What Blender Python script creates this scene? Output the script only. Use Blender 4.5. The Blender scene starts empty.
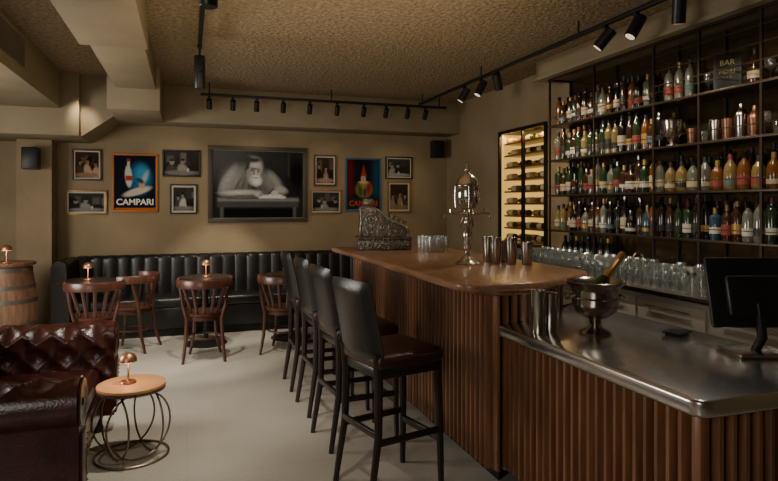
import bpy, bmesh, math, random
import numpy as np
from mathutils import Matrix, Vector
random.seed(7)
pi=math.pi
# ---------------------------------------------------------------- materials
def mat(name,c,rough=.5,metal=0,c2=None,scale=8,stretch=(1,1,1),bump=0,bscale=None,coat=0,emit=0,emc=None,detail=4,spec=None,rvar=0):
    m=bpy.data.materials.new(name); m.use_nodes=True
    nt=m.node_tree; b=nt.nodes['Principled BSDF']
    b.inputs['Base Color'].default_value=(*c,1)
    b.inputs['Roughness'].default_value=rough
    b.inputs['Metallic'].default_value=metal
    b.inputs['Coat Weight'].default_value=coat
    b.inputs['Coat Roughness'].default_value=.15
    if spec is not None: b.inputs['Specular IOR Level'].default_value=spec
    if emit:
        b.inputs['Emission Color'].default_value=(*(emc or c),1); b.inputs['Emission Strength'].default_value=emit
    if c2 or bump or rvar:
        tc=nt.nodes.new('ShaderNodeTexCoord'); mp=nt.nodes.new('ShaderNodeMapping')
        mp.inputs['Scale'].default_value=stretch
        nt.links.new(tc.outputs['Object'],mp.inputs['Vector'])
        n=nt.nodes.new('ShaderNodeTexNoise'); n.inputs['Scale'].default_value=scale; n.inputs['Detail'].default_value=detail
        nt.links.new(mp.outputs[0],n.inputs['Vector'])
        if c2:
            r=nt.nodes.new('ShaderNodeValToRGB'); r.color_ramp.elements[0].position=.35; r.color_ramp.elements[1].position=.65
            r.color_ramp.elements[0].color=(*c,1); r.color_ramp.elements[1].color=(*c2,1)
            nt.links.new(n.outputs['Fac'],r.inputs[0]); nt.links.new(r.outputs[0],b.inputs['Base Color'])
        if rvar:
            mr=nt.nodes.new('ShaderNodeMapRange'); mr.inputs['To Min'].default_value=max(.02,rough-rvar); mr.inputs['To Max'].default_value=rough+rvar
            nt.links.new(n.outputs['Fac'],mr.inputs['Value']); nt.links.new(mr.outputs[0],b.inputs['Roughness'])
        if bump:
            n2=n
            if bscale:
                n2=nt.nodes.new('ShaderNodeTexNoise'); n2.inputs['Scale'].default_value=bscale; n2.inputs['Detail'].default_value=5
                nt.links.new(mp.outputs[0],n2.inputs['Vector'])
            bp=nt.nodes.new('ShaderNodeBump'); bp.inputs['Strength'].default_value=bump; bp.inputs['Distance'].default_value=.03
            nt.links.new(n2.outputs['Fac'],bp.inputs['Height']); nt.links.new(bp.outputs[0],b.inputs['Normal'])
    return m
def glassmat(name,tint,tr=.7,rough=.05):
    m=bpy.data.materials.new(name); m.use_nodes=True; nt=m.node_tree
    for n in list(nt.nodes): nt.nodes.remove(n)
    o=nt.nodes.new('ShaderNodeOutputMaterial'); mx=nt.nodes.new('ShaderNodeMixShader')
    t=nt.nodes.new('ShaderNodeBsdfTransparent'); t.inputs[0].default_value=(*tint,1)
    g=nt.nodes.new('ShaderNodeBsdfPrincipled'); g.inputs['Base Color'].default_value=(*[min(1,x) for x in tint],1)
    g.inputs['Roughness'].default_value=rough; g.inputs['Metallic'].default_value=.85
    lw=nt.nodes.new('ShaderNodeLayerWeight'); lw.inputs['Blend'].default_value=.25
    mr=nt.nodes.new('ShaderNodeMapRange'); mr.inputs['To Min'].default_value=1-tr; mr.inputs['To Max'].default_value=.85
    nt.links.new(lw.outputs['Facing'],mr.inputs['Value']); nt.links.new(mr.outputs[0],mx.inputs[0])
    nt.links.new(t.outputs[0],mx.inputs[1]); nt.links.new(g.outputs[0],mx.inputs[2]); nt.links.new(mx.outputs[0],o.inputs[0])
    return m
WALL=mat('wall_plaster',(.235,.178,.10),.8,c2=(.30,.232,.138),scale=1.6,bump=.2,bscale=14)
SOFF=mat('soffit_paint',(.255,.205,.13),.75,c2=(.30,.245,.16),scale=2,bump=.08,bscale=20)
CEIL=mat('ceiling_stucco',(.21,.155,.09),.85,c2=(.37,.29,.18),scale=26,bump=1.0,bscale=34)
WOODTOP=mat('bar_top_walnut',(.23,.115,.06),.34,c2=(.33,.175,.095),scale=5,stretch=(9,1,9),coat=.15)
SLAT=mat('slat_wood',(.14,.058,.026),.36,c2=(.25,.112,.052),scale=4,stretch=(6,6,.6),coat=.15)
SLATB=mat('slat_groove',(.006,.003,.002),.8)
STEEL=mat('brushed_steel',(.66,.65,.63),.22,1)
CHROME=mat('polished_silver',(.66,.62,.56),.18,1)
PEWTER=mat('pewter',(.40,.37,.33),.18,1)
TIN=mat('shaker_steel',(.48,.46,.43),.2,1)
BRONZE=mat('antique_bronze',(.12,.10,.08),.38,.85,c2=(.34,.30,.25),scale=60,bump=.4)
REG=mat('register_nickel',(.14,.125,.105),.32,.9,c2=(.28,.25,.21),scale=22,bump=.35,bscale=45)
BRASS=mat('brass',(.65,.42,.17),.28,1)
COPPER=mat('copper',(.50,.24,.14),.38,.85)
BLACKM=mat('black_metal',(.012,.012,.012),.45,.3)
BLACKL=mat('black_leather',(.006,.006,.007),.33,c2=(.013,.0125,.0125),scale=30,bump=.12,bscale=120,coat=.06)
OXBL=mat('oxblood_leather',(.032,.007,.005),.28,c2=(.062,.015,.011),scale=9,bump=.12,bscale=90,coat=.2)
SEATL=mat('red_brown_leather',(.030,.009,.007),.36,c2=(.048,.014,.010),scale=12,bump=.1,bscale=90)
DARKW=mat('dark_stained_wood',(.012,.008,.006),.35,c2=(.022,.013,.009),scale=6,stretch=(4,4,.5))
MAHOG=mat('mahogany',(.055,.018,.011),.33,c2=(.095,.034,.021),scale=6,stretch=(4,4,.5),coat=.15)
OAK=mat('barrel_oak',(.13,.065,.037),.6,c2=(.23,.125,.07),scale=5,stretch=(6,6,.6),bump=.2)
HOOP=mat('barrel_hoop',(.20,.19,.17),.45,.8)
TABLEO=mat('table_top_orange',(.70,.33,.13),.4,c2=(.78,.40,.18),scale=5,stretch=(1,7,1))
PALE=mat('back_counter_front',(.55,.51,.44),.5,c2=(.48,.45,.39),scale=3)
BLACKP=mat('black_plastic',(.010,.010,.011),.4)
MIRR=mat('smoked_mirror',(.12,.09,.055),.15,.8)
GLASS=glassmat('clear_glass',(.93,.95,.95),.84)
WHITE=mat('white_mat',(.50,.47,.40),.7,spec=.2)
GLOW=mat('wine_cabinet_glow',(.5,.35,.1),.6,emit=.75,emc=(1,.60,.14))
LAMPG=mat('lamp_glow',(1,.6,.3),.5,emit=3,emc=(1,.55,.25))
SPOTG=mat('spot_lens',(1,.9,.7),.5,emit=.8,emc=(1,.85,.6))
# floor
def floormat():
    m=mat('polished_terrazzo',(.50,.465,.40),.25,c2=(.57,.535,.465),scale=1.3,rvar=0)
    nt=m.node_tree; b=nt.nodes['Principled BSDF']
    ramp=[n for n in nt.nodes if n.type=='VALTORGB'][0]
    tc=[n for n in nt.nodes if n.type=='TEX_COORD'][0]
    br=nt.nodes.new('ShaderNodeTexBrick'); br.offset=0; br.inputs['Scale'].default_value=1
    br.inputs['Brick Width'].default_value=1.2; br.inputs['Row Height'].default_value=1.2
    br.inputs['Mortar Size'].default_value=.003; br.inputs['Color1'].default_value=(1,1,1,1); br.inputs['Color2'].default_value=(.98,.98,.98,1); br.inputs['Mortar'].default_value=(.93,.93,.93,1)
    nt.links.new(tc.outputs['Object'],br.inputs['Vector'])
    vo=nt.nodes.new('ShaderNodeTexNoise'); vo.inputs['Scale'].default_value=90; vo.inputs['Detail'].default_value=2
    nt.links.new(tc.outputs['Object'],vo.inputs['Vector'])
    r2=nt.nodes.new('ShaderNodeValToRGB'); r2.color_ramp.elements[0].position=.3; r2.color_ramp.elements[0].color=(.85,.85,.85,1); r2.color_ramp.elements[1].position=.6
    nt.links.new(vo.outputs['Fac'],r2.inputs[0])
    def mul(a,bb):
        x=nt.nodes.new('ShaderNodeMix'); x.data_type='RGBA'; x.blend_type='MULTIPLY'; x.inputs[0].default_value=1
        nt.links.new(a,x.inputs[6]); nt.links.new(bb,x.inputs[7]); return x.outputs[2]
    o=mul(mul(ramp.outputs[0],br.outputs[0]),r2.outputs[0]); nt.links.new(o,b.inputs['Base Color'])
    return m
FLOOR=floormat()
PIC=bpy.data.materials.new('printed_picture'); PIC.use_nodes=True
_a=PIC.node_tree.nodes.new('ShaderNodeAttribute'); _a.attribute_name='Col'
PIC.node_tree.links.new(_a.outputs['Color'],PIC.node_tree.nodes['Principled BSDF'].inputs['Base Color'])
PIC.node_tree.nodes['Principled BSDF'].inputs['Roughness'].default_value=.5
PIC.node_tree.nodes['Principled BSDF'].inputs['Specular IOR Level'].default_value=.03
# ---------------------------------------------------------------- mesh builder
class MB:
    def __init__(s): s.v=[];s.f=[];s.m=[];s.mats=[]
    def mi(s,m):
        if m not in s.mats: s.mats.append(m)
        return s.mats.index(m)
    def add(s,vs,fs,m,M=None):
        k=len(s.v); i=s.mi(m)
        for v in vs:
            v=Vector(v)
            if M is not None: v=M@v
            s.v.append(v[:])
        for f in fs: s.f.append([k+a for a in f]); s.m.append(i)
    def bm(s,bm,m,M=None):
        bm.verts.index_update()
        s.add([v.co.copy() for v in bm.verts],[[v.index for v in f.verts] for f in bm.faces],m,M); bm.free()
    def box(s,c,d,m,bev=0,M=None,seg=2):
        b=bmesh.new(); bmesh.ops.create_cube(b,size=1)
        for v in b.verts: v.co=Vector((v.co.x*d[0],v.co.y*d[1],v.co.z*d[2]))
        if bev: bmesh.ops.bevel(b,geom=b.edges[:],offset=min(bev,min(d)*.49),segments=seg,profile=.5,affect='EDGES')
        T=Matrix.Translation(c)
        s.bm(b,m,(T@M) if M is not None else T)
    def b2(s,a,b,m,bev=0):
        s.box([(a[i]+b[i])/2 for i in range(3)],[abs(b[i]-a[i]) for i in range(3)],m,bev)
    def prism(s,poly,z0,z1,m,bev=0,M=None,seg=3):
        b=bmesh.new(); vs=[b.verts.new((p[0],p[1],z0)) for p in poly]; f=b.faces.new(vs)
        r=bmesh.ops.extrude_face_region(b,geom=[f])
        for e in r['geom']:
            if isinstance(e,bmesh.types.BMVert): e.co.z=z1
        if bev:
            es=[e for e in b.edges if abs(e.verts[0].co.z-e.verts[1].co.z)<1e-6]
            bmesh.ops.bevel(b,geom=es,offset=bev,segments=seg,profile=.5,affect='EDGES')
        s.bm(b,m,M)
    def lathe(s,prof,m,c=(0,0,0),seg=20,M=None):
        vs=[];fs=[]
        n=len(prof)
        for r,z in prof:
            for k in range(seg):
                a=2*pi*k/seg; vs.append((r*math.cos(a),r*math.sin(a),z))
        for i in range(n-1):
            for k in range(seg):
                k2=(k+1)%seg; fs.append([i*seg+k,i*seg+k2,(i+1)*seg+k2,(i+1)*seg+k])
        if prof[0][0]>1e-4: fs.append(list(range(seg))[::-1])
        if prof[-1][0]>1e-4: fs.append([(n-1)*seg+k for k in range(seg)])
        T=Matrix.Translation(c)
        s.add(vs,fs,m,(T@M) if M is not None else T)
    def shell(s,prof,m,c=(0,0,0),seg=14,th=.002):
        inner=[(max(r-th,.0005),z+ (th if i==0 else 0)) for i,(r,z) in enumerate(prof)]
        p=[(.0001,prof[0][1])]+prof+inner[::-1]+[(.0001,prof[0][1]+th*2)]
        s.lathe(p,m,c,seg)
    def cyl(s,a,b,r,m,seg=12,r2=None):
        a=Vector(a);b=Vector(b);d=b-a;L=d.length
        q=Vector((0,0,1)).rotation_difference(d.normalized()).to_matrix().to_4x4()
        s.lathe([(r,0),(r if r2 is None else r2,L)],m,a,seg,q)
    def ball(s,c,r,m,seg=14,sz=1):
        s.lathe([(max(1e-5,r*math.sin(pi*i/10)),-r*sz*math.cos(pi*i/10)) for i in range(11)],m,c,seg)
    def tube(s,pts,r,m,seg=8,closed=False,flat=None):
        P=[Vector(p) for p in pts];n=len(P);vs=[];fs=[]
        def tan(i):
            if closed: return (P[(i+1)%n]-P[(i-1)%n]).normalized()
            return (P[min(i+1,n-1)]-P[max(i-1,0)]).normalized()
        t0=tan(0); up=Vector((0,0,1)) if abs(t0.z)<.9 else Vector((1,0,0))
        nrm=(up-t0*up.dot(t0)).normalized()
        for i in range(n):
            t=tan(i); nrm=(nrm-t*nrm.dot(t)).normalized(); bn=t.cross(nrm)
            rr=r[i] if isinstance(r,(list,tuple)) else r
            for k in range(seg):
                a=2*pi*k/seg
                ra,rb=(rr,rr) if flat is None else (rr,rr*flat)
                vs.append(P[i]+nrm*ra*math.cos(a)+bn*rb*math.sin(a))
        for i in range(n if closed else n-1):
            j=(i+1)%n
            for k in range(seg):
                k2=(k+1)%seg; fs.append([i*seg+k,i*seg+k2,j*seg+k2,j*seg+k])
        if not closed: fs.append(list(range(seg))[::-1]); fs.append([(n-1)*seg+k for k in range(seg)])
        s.add(vs,fs,m)
    def sweep(s,path,prof,m,disp=None,caps=True):
        P=[Vector((p[0],p[1])) for p in path];n=len(P);k=len(prof)
        S=[0]
        for i in range(1,n): S.append(S[-1]+(P[i]-P[i-1]).length)
        V=[0]
        for i in range(1,k): V.append(V[-1]+math.dist(prof[i],prof[i-1]))
        vs=[];fs=[]
        for i in range(n):
            t=(P[min(i+1,n-1)]-P[max(i-1,0)]).normalized(); nn=Vector((t.y,-t.x))
            for j in range(k):
                o,z=prof[j]
                if disp:
                    a=prof[max(j-1,0)];b=prof[min(j+1,k-1)]
                    tx,tz=b[0]-a[0],b[1]-a[1]; l=math.hypot(tx,tz) or 1
                    nx,nz=tz/l,-tx/l
                    d=disp(S[i],V[j],j,S[-1]); o+=nx*d; z+=nz*d
                q=P[i]+nn*o; vs.append((q.x,q.y,z))
        for i in range(n-1):
            for j in range(k-1):
                fs.append([i*k+j,(i+1)*k+j,(i+1)*k+j+1,i*k+j+1])
        if caps: fs.append(list(range(k))); fs.append([(n-1)*k+j for j in range(k)][::-1])
        s.add(vs,fs,m)
    def data(s,name,recalc=True,ang=40):
        me=bpy.data.meshes.new(name); me.from_pydata(s.v,[],s.f)
        for m in s.mats: me.materials.append(m)
        me.polygons.foreach_set('material_index',s.m); me.update()
        if recalc:
            b=bmesh.new(); b.from_mesh(me); bmesh.ops.recalc_face_normals(b,faces=b.faces[:]); b.to_mesh(me); b.free()
        me.polygons.foreach_set('use_smooth',[True]*len(me.polygons))
        me.set_sharp_from_angle(angle=math.radians(ang)); me.update()
        return me
    def obj(s,name,loc=(0,0,0),rz=0,**k):
        return place(s.data(name,**k),name,loc,rz)
def place(me,name,loc=(0,0,0),rz=0):
    o=bpy.data.objects.new(name,me); o.location=loc; o.rotation_euler=(0,0,math.radians(rz)); bpy.context.collection.objects.link(o); return o
def rpoly(pts,r,seg=5):
    out=[];n=len(pts)
    for i in range(n):
        p=Vector(pts[i]);a=Vector(pts[i-1]);b=Vector(pts[(i+1)%n])
        rr=r[i] if isinstance(r,(list,tuple)) else r
        if rr<=0: out.append(p[:]);continue
        p0=p+(a-p).normalized()*rr; p1=p+(b-p).normalized()*rr
        for k in range(seg+1):
            t=k/seg; q=p0*(1-t)**2+p*2*t*(1-t)+p1*t*t; out.append(q[:])
    return out
def respath(pts,ds):
    P=[Vector(p) for p in pts];out=[P[0]]
    for i in range(1,len(P)):
        L=(P[i]-P[i-1]).length;n=max(1,int(round(L/ds)))
        for k in range(1,n+1): out.append(P[i-1].lerp(P[i],k/n))
    return [tuple(p) for p in out]
def arc(cx,cy,r,a0,a1,n=10): return [(cx+r*math.cos(math.radians(a0+(a1-a0)*i/n)),cy+r*math.sin(math.radians(a0+(a1-a0)*i/n))) for i in range(n+1)]

# ---------------------------------------------------------------- room
RX=3.67; YB=8.2; H=3.0; XL=-3.2; YN=-2.6
b=MB(); b.b2((XL-.2,YN-.2,-.12),(RX+.6,YB+.2,0),FLOOR); b.obj('floor')
b=MB(); b.b2((XL-.2,YN-.2,H),(RX+.6,YB+.2,H+.12),CEIL); b.obj('ceiling')
b=MB(); b.b2((XL-.2,YB,0),(RX+.6,YB+.2,H),WALL); b.obj('wall_back')
b=MB(); b.b2((XL-.2,YN,0),(XL,YB,H),WALL); b.obj('wall_left')
b=MB(); b.b2((XL-.2,YN-.2,0),(RX+.6,YN,H),WALL); b.obj('wall_near')
y0,y1,z0,z1=5.56,6.6,1.05,2.45
for a,c in [((RX,YN,0),(RX+.6,y0,H)),((RX,y1,0),(RX+.6,YB,H)),((RX,y0,0),(RX+.6,y1,z0)),((RX,y0,z1),(RX+.6,y1,H))]:
    b=MB(); b.b2(a,c,WALL); b.obj('wall_right')
b=MB(); b.b2((-1.86,7.9,0),(-1.50,YB,2.31),WALL); b.obj('wall_pilaster')
# soffits
b=MB(); b.b2((-.78,7.75,2.56),(RX,YB,H),SOFF,.006); b.obj('soffit_back')
b=MB(); b.b2((XL,YN,2.6),(-1.3,7.3,H),SOFF,.006); b.obj('soffit_left')
b=MB(); b.b2((XL,7.3,2.31),(-1.12,YB,H),SOFF,.006)
b.prism([(-1.12,2.31),(-.78,2.56),(-.78,3.0),(-1.12,3.0)],-YB,-7.42,SOFF,M=Matrix(((1,0,0,0),(0,0,-1,0),(0,1,0,0),(0,0,0,1))))
b.obj('soffit_back_corner')
b=MB(); b.b2((-.72,YN,2.68),(-.27,4.7,H),SOFF,.006); b.b2((-.70,4.7,2.76),(-.31,6.75,H),SOFF,.006); b.b2((-.78,6.75,2.54),(-.27,7.75,H),SOFF,.006); b.obj('ceiling_beam')
b=MB(); b.b2((3.36,YN,2.80),(RX,5.3,H),SOFF,.005); b.b2((3.33,YN,2.80),(3.36,5.32,2.83),SOFF); b.obj('soffit_right')
b=MB(); b.b2((XL,YB-.015,0),(-1.86,YB,.1),DARKW); b.b2((2.4,YB-.015,0),(RX,YB,.1),DARKW); b.obj('baseboard_back')
# vent grille
b=MB()
b.b2((-1.3,4.5,2.67),(-1.285,5.75,2.69),SOFF); b.b2((-1.3,4.5,2.93),(-1.285,5.75,2.95),SOFF); b.b2((-1.3,5.73,2.67),(-1.285,5.75,2.95),SOFF); b.b2((-1.3,4.5,2.67),(-1.285,4.52,2.95),SOFF)
b.b2((-1.3,4.52,2.69),(-1.297,5.73,2.93),BLACKM)
for i in range(14): b.box((-1.292,5.125,2.70+i*.0175),(.012,1.21,.004),SOFF)
b.obj('air_vent_grille')
# ---------------------------------------------------------------- pictures
def sm(x,e=.02): return np.clip(.5-x/(2*e),0,1)
def ell(U,V,cx,cy,rx,ry,ang=0,e=.12):
    a=math.radians(ang);x=U-cx;y=V-cy
    X=x*math.cos(a)+y*math.sin(a);Y=-x*math.sin(a)+y*math.cos(a)
    return sm(np.sqrt((X/rx)**2+(Y/ry)**2)-1,e)
def rect(U,V,x0,y0,x1,y1,e=.008): return sm(x0-U,e)*sm(U-x1,e)*sm(y0-V,e)*sm(V-y1,e)
def over(C,c,a): 
    c=np.array(c if hasattr(c,'__len__') else (c,)*3); return C*(1-a[...,None])+c*a[...,None]
def picture(name,xa,xb,za,zb,fr,fm,paint,nx,ny,mat_w=0,text=None):
    b=MB(); w=xb-xa;h=zb-za; X0=-w/2;X1=w/2;D=.028
    for c,d in [((0,-D/2,h/2-fr/2),(w,D,fr)),((0,-D/2,-h/2+fr/2),(w,D,fr)),((X0+fr/2,-D/2,0),(fr,D,h-2*fr)),((X1-fr/2,-D/2,0),(fr,D,h-2*fr))]: b.box(c,d,fm,.005)
    b.box((0,-.006,0),(w-2*fr+.002,.010,h-2*fr+.002),WHITE)
    iw=w-2*fr-2*mat_w; ih=h-2*fr-2*mat_w
    k=len(b.v)
    U,V=np.meshgrid(np.linspace(0,1,nx),np.linspace(0,1,ny))
    C=np.clip(paint(U,V),0,1)
    vs=[(-iw/2+iw*U[j,i],-.013,-ih/2+ih*V[j,i]) for j in range(ny) for i in range(nx)]
    fs=[[j*nx+i,j*nx+i+1,(j+1)*nx+i+1,(j+1)*nx+i] for j in range(ny-1) for i in range(nx-1)]
    b.add(vs,fs,PIC)
    me=b.data(name,recalc=False)
    at=me.color_attributes.new('Col','FLOAT_COLOR','POINT')
    col=np.ones((len(me.vertices),4),np.float32)*.5
    col[k:,:3]=C.reshape(-1,3); at.data.foreach_set('color',col.ravel())
    o=place(me,name,((xa+xb)/2,YB,(za+zb)/2))
    if text:
        for (tx,sz,x,z,tm,bold) in text:
            cu=bpy.data.curves.new('lettering','FONT'); cu.body=tx; cu.size=sz; cu.align_x='CENTER'; cu.align_y='CENTER'; cu.extrude=.0008; cu.offset=bold
            t=bpy.data.objects.new('lettering',cu); cu.materials.append(tm); bpy.context.collection.objects.link(t)
            t.parent=o; t.location=(x,-.0155,z); t.rotation_euler=(pi/2,0,0)
    return o
rn=np.random.RandomState(3)
def smn(shape,k):
    g=rn.normal(0,1,(shape[0]//k+2,shape[1]//k+2)); return np.kron(g,np.ones((k,k)))[:shape[0],:shape[1]]
def hem(U,V):
    g=.010+.02*V+.07*ell(U,V,.05,.95,.25,.30,0,.9)
    C=np.repeat(g[...,None],3,2)
    # torso hunched over the table, shoulders either side of the head
    C=over(C,.12,ell(U,V,.40,.46,.30,.30,0,.2)); C=over(C,.17,ell(U,V,.30,.60,.17,.17,-15,.5))
    C=over(C,.26,ell(U,V,.19,.54,.085,.20,-22,.35)); C=over(C,.36,ell(U,V,.16,.58,.035,.15,-22,.9))
    C=over(C,.20,ell(U,V,.66,.52,.085,.17,24,.35)); C=over(C,.28,ell(U,V,.68,.57,.03,.10,24,.9))
    for i in range(5): C=over(C,.07,ell(U,V,.27+.06*i,.50-.01*i,.009,.10,-22+12*i,.7)*.8)
    C=over(C,.04,ell(U,V,.44,.50,.035,.14,0,.8))
    # table
    C=over(C,.02,rect(U,V,.0,.0,1,.30,.02)); C=over(C,.20,rect(U,V,.05,.24,.95,.30,.015)); C=over(C,.07,rect(U,V,.05,.16,.95,.24,.01)); C=over(C,.006,rect(U,V,.12,.0,.90,.14,.02)); C=over(C,.10,rect(U,V,.08,.0,.115,.16)); C=over(C,.10,rect(U,V,.885,.0,.92,.16))
    # paper
    C=over(C,.80,rect(U,V,.50,.295,.80,.322,.015)); C=over(C,.70,ell(U,V,.65,.33,.12,.025,3,.2)); C=over(C,.03,rect(U,V,.14,.285,.50,.297,.01))
    # near forearm resting on the table
    C=over(C,.36,ell(U,V,.30,.365,.19,.052,3,.35)); C=over(C,.55,ell(U,V,.29,.385,.15,.020,3,.9)); C=over(C,.08,ell(U,V,.30,.325,.17,.012,3,.9))
    C=over(C,.48,ell(U,V,.50,.352,.05,.036,-6,.4))
    for i in range(4): C=over(C,.14,ell(U,V,.515+.008*i,.338+.012*i,.018,.004,-6,.8))
    # writing arm + hand + pen
    C=over(C,.36,ell(U,V,.75,.425,.075,.048,-35,.4)); C=over(C,.52,ell(U,V,.68,.375,.042,.036,10,.4))
    C=over(C,.01,ell(U,V,.635,.40,.005,.07,-32,.5))
    # head bowed, grey beard
    C=over(C,.28,ell(U,V,.455,.70,.078,.18,-14,.22)); C=over(C,.48,ell(U,V,.452,.80,.048,.055,-12,.9)); C=over(C,.38,ell(U,V,.51,.70,.018,.05,-15,.9))
    C=over(C,.04,ell(U,V,.44,.885,.080,.055,-12,.35)); C=over(C,.16,ell(U,V,.45,.91,.05,.018,-12,.9)); C=over(C,.05,ell(U,V,.378,.79,.020,.10,-10,.5)); C=over(C,.24,ell(U,V,.378,.69,.014,.04,-8,.4))
    C=over(C,.05,ell(U,V,.430,.715,.021,.013,-14,.9)); C=over(C,.05,ell(U,V,.492,.700,.018,.013,-14,.9)); C=over(C,.03,ell(U,V,.46,.738,.055,.008,-12,.9))
    C=over(C,.50,ell(U,V,.467,.670,.011,.045,-10,.7)); C=over(C,.10,ell(U,V,.448,.655,.008,.03,-10,.9))
    C=over(C,.50,ell(U,V,.465,.565,.062,.075,-10,.45)); C=over(C,.72,ell(U,V,.48,.54,.035,.045,-10,.9)); C=over(C,.62,ell(U,V,.467,.622,.035,.013,-10,.6)); C=over(C,.10,ell(U,V,.468,.602,.022,.007,-10,.8))
    C=over(C,.005,ell(U,V,.93,.65,.09,.25,0,.5)); C=over(C,.07,rect(U,V,.83,.62,.84,1.0,.01))
    return C*(1+.06*smn(U.shape,5)[...,None]*.6)*(1+.07*rn.normal(0,1,U.shape)[...,None])
def people(seed,tint=(1,.95,.85)):
    r=random.Random(seed)
    def f(U,V):
        C=np.repeat((.010+.03*V)[...,None],3,2)
        for i in range(5): C=over(C,r.uniform(.01,.13),rect(U,V,*(lambda x,y:(x,y,x+r.uniform(.1,.3),y+r.uniform(.2,.5)))(r.random(),r.uniform(.3,.6)),.03))
        for i in range(r.randint(2,3)):
            x=(i+.6)/3.2+r.uniform(-.06,.06);y=r.uniform(.5,.66)
            C=over(C,r.choice([.02,.25,.45,.06]),ell(U,V,x,y-.35,.15,.26,r.uniform(-15,15),.2))
            C=over(C,r.uniform(.26,.42),ell(U,V,x,y,.055,.10,r.uniform(-15,15),.3)); C=over(C,.015,ell(U,V,x,y+.08,.06,.05,0,.3))
            C=over(C,.10,ell(U,V,x,y-.01,.035,.02,0,.9)); C=over(C,.10,ell(U,V,x,y-.055,.02,.01,0,.5))
        C=over(C,r.uniform(.14,.3),ell(U,V,.5,.10,.5,.1,0,.3)); C=over(C,.5,ell(U,V,r.uniform(.3,.7),.22,.03,.08,0,.3))
        return C*np.array(tint)
    return f
def poster1(U,V):
    C=np.zeros(U.shape+(3,))+np.array((.006,.010,.018))
    C=over(C,(.015,.10,.24),ell(U,V,.62,.58,.28,.28,-25,.25)); C=over(C,(.05,.26,.45),ell(U,V,.66,.66,.16,.15,-25,.5)); C=over(C,(.35,.42,.42),ell(U,V,.74,.60,.05,.12,-30,.6))
    C=over(C,(.50,.45,.36),ell(U,V,.55,.34,.34,.065,12,.2)); C=over(C,(.55,.52,.44),ell(U,V,.34,.62,.085,.20,6,.12)); C=over(C,(.55,.52,.44),rect(U,V,.31,.78,.37,.90)); C=over(C,(.35,.03,.015),rect(U,V,.30,.89,.38,.94))
    C=over(C,(.40,.03,.015),rect(U,V,.27,.54,.43,.63)); C=over(C,(.5,.28,.16),ell(U,V,.66,.46,.07,.06,0,.3)); C=over(C,(.02,.04,.10),ell(U,V,.62,.54,.10,.04,-20,.3)); C=over(C,(.45,.12,.02),rect(U,V,0,0,1,.035))
    return C
def poster2(U,V):
    C=np.zeros(U.shape+(3,))+np.array((.010,.010,.016))
    C=over(C,(.10,.010,.008),rect(U,V,0,.25,.18,1,.08)); C=over(C,(.01,.05,.10),rect(U,V,.80,.25,1,1,.08))
    # harlequin in a pointed hat
    C=over(C,(.26,.17,.03),ell(U,V,.52,.40,.24,.16,0,.25)); C=over(C,(.22,.02,.012),ell(U,V,.66,.42,.08,.13,-20,.4)); C=over(C,(.03,.08,.03),ell(U,V,.40,.38,.07,.12,20,.4)); C=over(C,(.03,.04,.10),ell(U,V,.54,.34,.05,.09,0,.4))
    C=over(C,(.5,.34,.20),ell(U,V,.50,.62,.075,.07,0,.2)); C=over(C,(.40,.34,.22),ell(U,V,.50,.545,.14,.03,0,.4)); C=over(C,(.30,.03,.015),sm(np.abs(U-.51)-(.90-V)*.36,.02)*sm(.67-V,.01)); C=over(C,(.03,.01,.01),ell(U,V,.475,.63,.012,.01,0,.5)); C=over(C,(.03,.01,.01),ell(U,V,.53,.63,.012,.01,0,.5)); C=over(C,(.35,.02,.01),ell(U,V,.50,.595,.025,.008,0,.5))
    C=over(C,(.012,.025,.022),rect(U,V,0,0,1,.22))
    return C
FB=mat('frame_brown',(.07,.032,.016),.45); FG=mat('frame_gold',(.30,.18,.06),.4,.5); FO=mat('frame_orange',(.42,.12,.01),.5); FS=mat('frame_pewter',(.07,.06,.047),.5,.2); FBL=mat('frame_blue',(.025,.09,.17),.45); FK=mat('frame_black',(.012,.010,.009),.4)
TW=mat('lettering_white',(.7,.68,.6),.5,spec=.1); TR=mat('lettering_red',(.5,.03,.015),.5,spec=.1)
picture('framed_photograph_large',.257,1.567,1.32,2.33,.055,FS,hem,230,170,.004)
picture('framed_poster',-.889,-.352,1.46,2.20,.028,FO,poster1,60,80,0,[('CAMPARI',.105,.0,-.245,TW,.003)])
picture('framed_poster',2.106,2.638,1.465,2.216,.026,FBL,poster2,60,80,0,[('CAMPARI',.10,.0,-.27,TR,.003)])
picture('framed_picture',-1.335,-1.0,1.85,2.24,.022,FB,people(1,(1,.62,.38)),44,50,.015)
picture('framed_picture',-1.41,-.94,1.43,1.735,.02,FG,people(2),54,40,.02)
picture('framed_picture',-.30,.165,1.915,2.26,.02,FK,people(3),54,44,0)
picture('framed_picture',-.21,.125,1.435,1.82,.018,FK,people(4),44,50,.025)
picture('framed_picture',1.66,1.976,1.815,2.246,.02,FB,people(5,(1,.7,.5)),44,50,.018)
picture('framed_picture',1.61,2.05,1.43,1.76,.02,FG,people(6),54,40,.015)
picture('framed_picture',2.70,3.114,1.925,2.25,.02,FK,people(7),54,40,.015)
picture('framed_picture',2.73,3.09,1.44,1.895,.025,FG,people(8,(1,.7,.45)),44,50,.02)
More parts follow.
